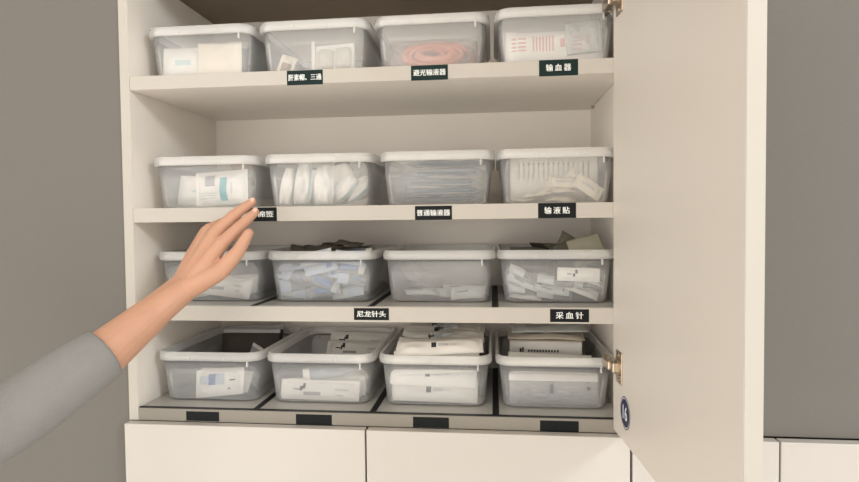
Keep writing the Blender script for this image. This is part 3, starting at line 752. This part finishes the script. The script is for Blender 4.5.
def build_arm():
    """arm, palm and five fingers as one surface: rough volumes fused by a voxel remesh, then smoothed"""
    bm = bmesh.new()
    def ball(p, r):
        bmesh.ops.create_icosphere(bm, subdivisions=2, radius=r, matrix=Matrix.Translation(p))
    def limb(pts, rads, n=14):
        P = [Vector(p) for p in pts]; pp, rr = [], []
        for i in range(len(P) - 1):
            for k in range(4):
                f = k / 4; pp.append(P[i].lerp(P[i + 1], f)); rr.append(rads[i] + (rads[i + 1] - rads[i]) * f)
        pp.append(P[-1]); rr.append(rads[-1])
        tube(bm, pp, rr, n=n)
        for p, r in zip(P, rads): ball(p, r * 1.005)
    W = Vector(HAND['wrist']); E_ = Vector(HAND['elbow']); FO = Vector(HAND['fore']); SH = Vector(HAND['shoulder'])
    limb([SH, SH.lerp(E_, .55), E_], [.050, .045, .040], 20)
    limb([E_, E_.lerp(FO, .45), FO, FO.lerp(W, .6)], [.040, .041, .034, .0265], 20)
    side = (Vector(F['pinky'][0]) - Vector(F['index'][0])).normalized()
    for k in (-1, 1):
        limb([FO.lerp(W, .5), W + side * .0085 * k + (W - FO) * .05], [.0265, .0195], 16)
    names = ['index', 'middle', 'ring', 'pinky']
    heads = [Vector(F[n][0]) for n in names]; roots = [W + side * x + (W - FO).normalized() * .006 for x in (-.012, -.003, .006, .014)]
    for i in range(4):
        limb([roots[i], roots[i].lerp(heads[i], .5), heads[i]], [.0165, .0150, FR[names[i]][0] * 1.06])
        if i < 3:
            a_, b_ = roots[i].lerp(roots[i + 1], .5), heads[i].lerp(heads[i + 1], .5)
            limb([a_, a_.lerp(b_, .5), a_.lerp(b_, .93)], [.0165, .0145, .0100])
        ch = F[names[i]]; limb(ch, FR[names[i]])
        ball(Vector(ch[1]), FR[names[i]][1] * 1.07)
    T_ = [W.lerp(heads[0], .16) + Vector((.010, -.006, -.006)), Vector((-.4255, -.120, 1.4240)), Vector((-.4005, -.110, 1.4530)), Vector((-.3860, -.100, 1.4830))]
    limb(T_, [.0185, .0145, .0112, .0082])
    limb([W.lerp(heads[0], .30), T_[1].lerp(T_[0], .55)], [.0150, .0135])          # the ball of the thumb
    me = bpy.data.meshes.new('limb'); bm.to_mesh(me); bm.free()
    o = bpy.data.objects.new('limb', me); COL.objects.link(o)
    rm = o.modifiers.new('r', 'REMESH'); rm.mode = 'VOXEL'; rm.voxel_size = .0017; rm.use_smooth_shade = True
    sm_ = o.modifiers.new('s', 'SMOOTH'); sm_.factor = .5; sm_.iterations = 9
    dg = bpy.context.evaluated_depsgraph_get(); dg.update()
    m2 = bpy.data.meshes.new_from_object(o.evaluated_get(dg))
    bpy.data.objects.remove(o); bpy.data.meshes.remove(me)
    return m2
me = build_arm()
me.materials.clear(); me.materials.append(SKIN)
for p in me.polygons: p.use_smooth = True
person = bpy.data.objects.new('person', me); COL.objects.link(person)
tag(person, 'arm in a grey sleeve reaching in from the left, fingers at the second shelf', 'person')
# sleeve from above the wrist to the shoulder
a, b, c = (Vector(HAND[k]) for k in ('fore', 'elbow', 'shoulder'))
bm = bmesh.new()
pts = [a + (b - a) * .02, a + (b - a) * .06, a + (b - a) * .5, b, b + (c - b) * .25, b + (c - b) * .6, c]
pts[3] = b + Vector((-.0, -.0, -.004))
tube(bm, pts, [.037, .041, .045, .050, .054, .058, .066], n=28, cap=False)
sl = link('sleeve', bm, SLEEVE, person, smooth=True)
md = sl.modifiers.new('thick', 'SOLIDIFY'); md.thickness = .0025; md.offset = 1
sd = sl.modifiers.new('sub', 'SUBSURF'); sd.levels = 1; sd.render_levels = 2
# nails on the straight fingers
for k in ('index', 'middle'):
    p2, p3 = Vector(F[k][2]), Vector(F[k][3]); d = (p3 - p2).normalized()
    nrm = Vector((-.3, -1, .25)); nrm = (nrm - d * nrm.dot(d)).normalized(); s = d.cross(nrm)
    bm = bmesh.new()
    bmesh.ops.create_uvsphere(bm, u_segments=14, v_segments=8, radius=1)
    ctr = p3 - d * .0005 + nrm * .0052
    for v in bm.verts: v.co = ctr + d * v.co.x * .0062 + s * v.co.y * .0046 + nrm * v.co.z * .0016
    link('fingernail', bm, NAIL, person, smooth=True)

# ------------------------------------------------------------------ light
def area(name, loc, target, sx, sy, power, col):
    l = bpy.data.lights.new(name, 'AREA'); l.shape = 'RECTANGLE'; l.size = sx; l.size_y = sy; l.energy = power; l.color = col
    o = bpy.data.objects.new(name, l); COL.objects.link(o); o.location = loc
    o.rotation_euler = (Vector(target) - Vector(loc)).to_track_quat('-Z', 'Y').to_euler()
    return o
area('ceiling_lamp', (-.5, -1.9, 2.72), (-.15, .1, 1.4), 1.4, .8, 12, (1.0, .88, .74))
area('room_fill', (-1.3, -2.7, 1.0), (-.1, .1, 1.5), 2.2, 1.3, 19, (1.0, .93, .85))  # unseen soft fill added low in front to lift shelf undersides and door
area('side_window', (2.15, -1.95, 2.65), (0, 0, 1.4), .6, .5, 30, (.90, .95, 1.0))
w = bpy.data.worlds.new('World'); S.world = w; w.use_nodes = True
bg = w.node_tree.nodes['Background']; bg.inputs[0].default_value = (1.0, .945, .88, 1); bg.inputs[1].default_value = 1.15

# ------------------------------------------------------------------ camera
yaw, pit, rol = R_(6.2), R_(2.0), R_(-.6)
fw = Vector((-math.sin(yaw) * math.cos(pit), math.cos(yaw) * math.cos(pit), -math.sin(pit)))
rt = Vector((math.cos(yaw), math.sin(yaw), 0)); up = rt.cross(fw)
rt2 = rt * math.cos(rol) + up * math.sin(rol); up2 = up * math.cos(rol) - rt * math.sin(rol)
cd = bpy.data.cameras.new('Camera'); cam = bpy.data.objects.new('Camera', cd); COL.objects.link(cam)
cam.matrix_world = Matrix(((rt2.x, up2.x, -fw.x, 0), (rt2.y, up2.y, -fw.y, -1), (rt2.z, up2.z, -fw.z, 1.5), (0, 0, 0, 1)))
cd.sensor_width = 36; cd.lens = 590 / 859 * 36; cd.clip_start = .02
S.camera = cam
S.view_settings.view_transform = 'Standard'; S.view_settings.look = 'None'
S.view_settings.gamma = 1; S.view_settings.use_curve_mapping = False
S.view_settings.exposure = 0.28
S.cycles.transparent_max_bounces = 40
S.cycles.max_bounces = 12
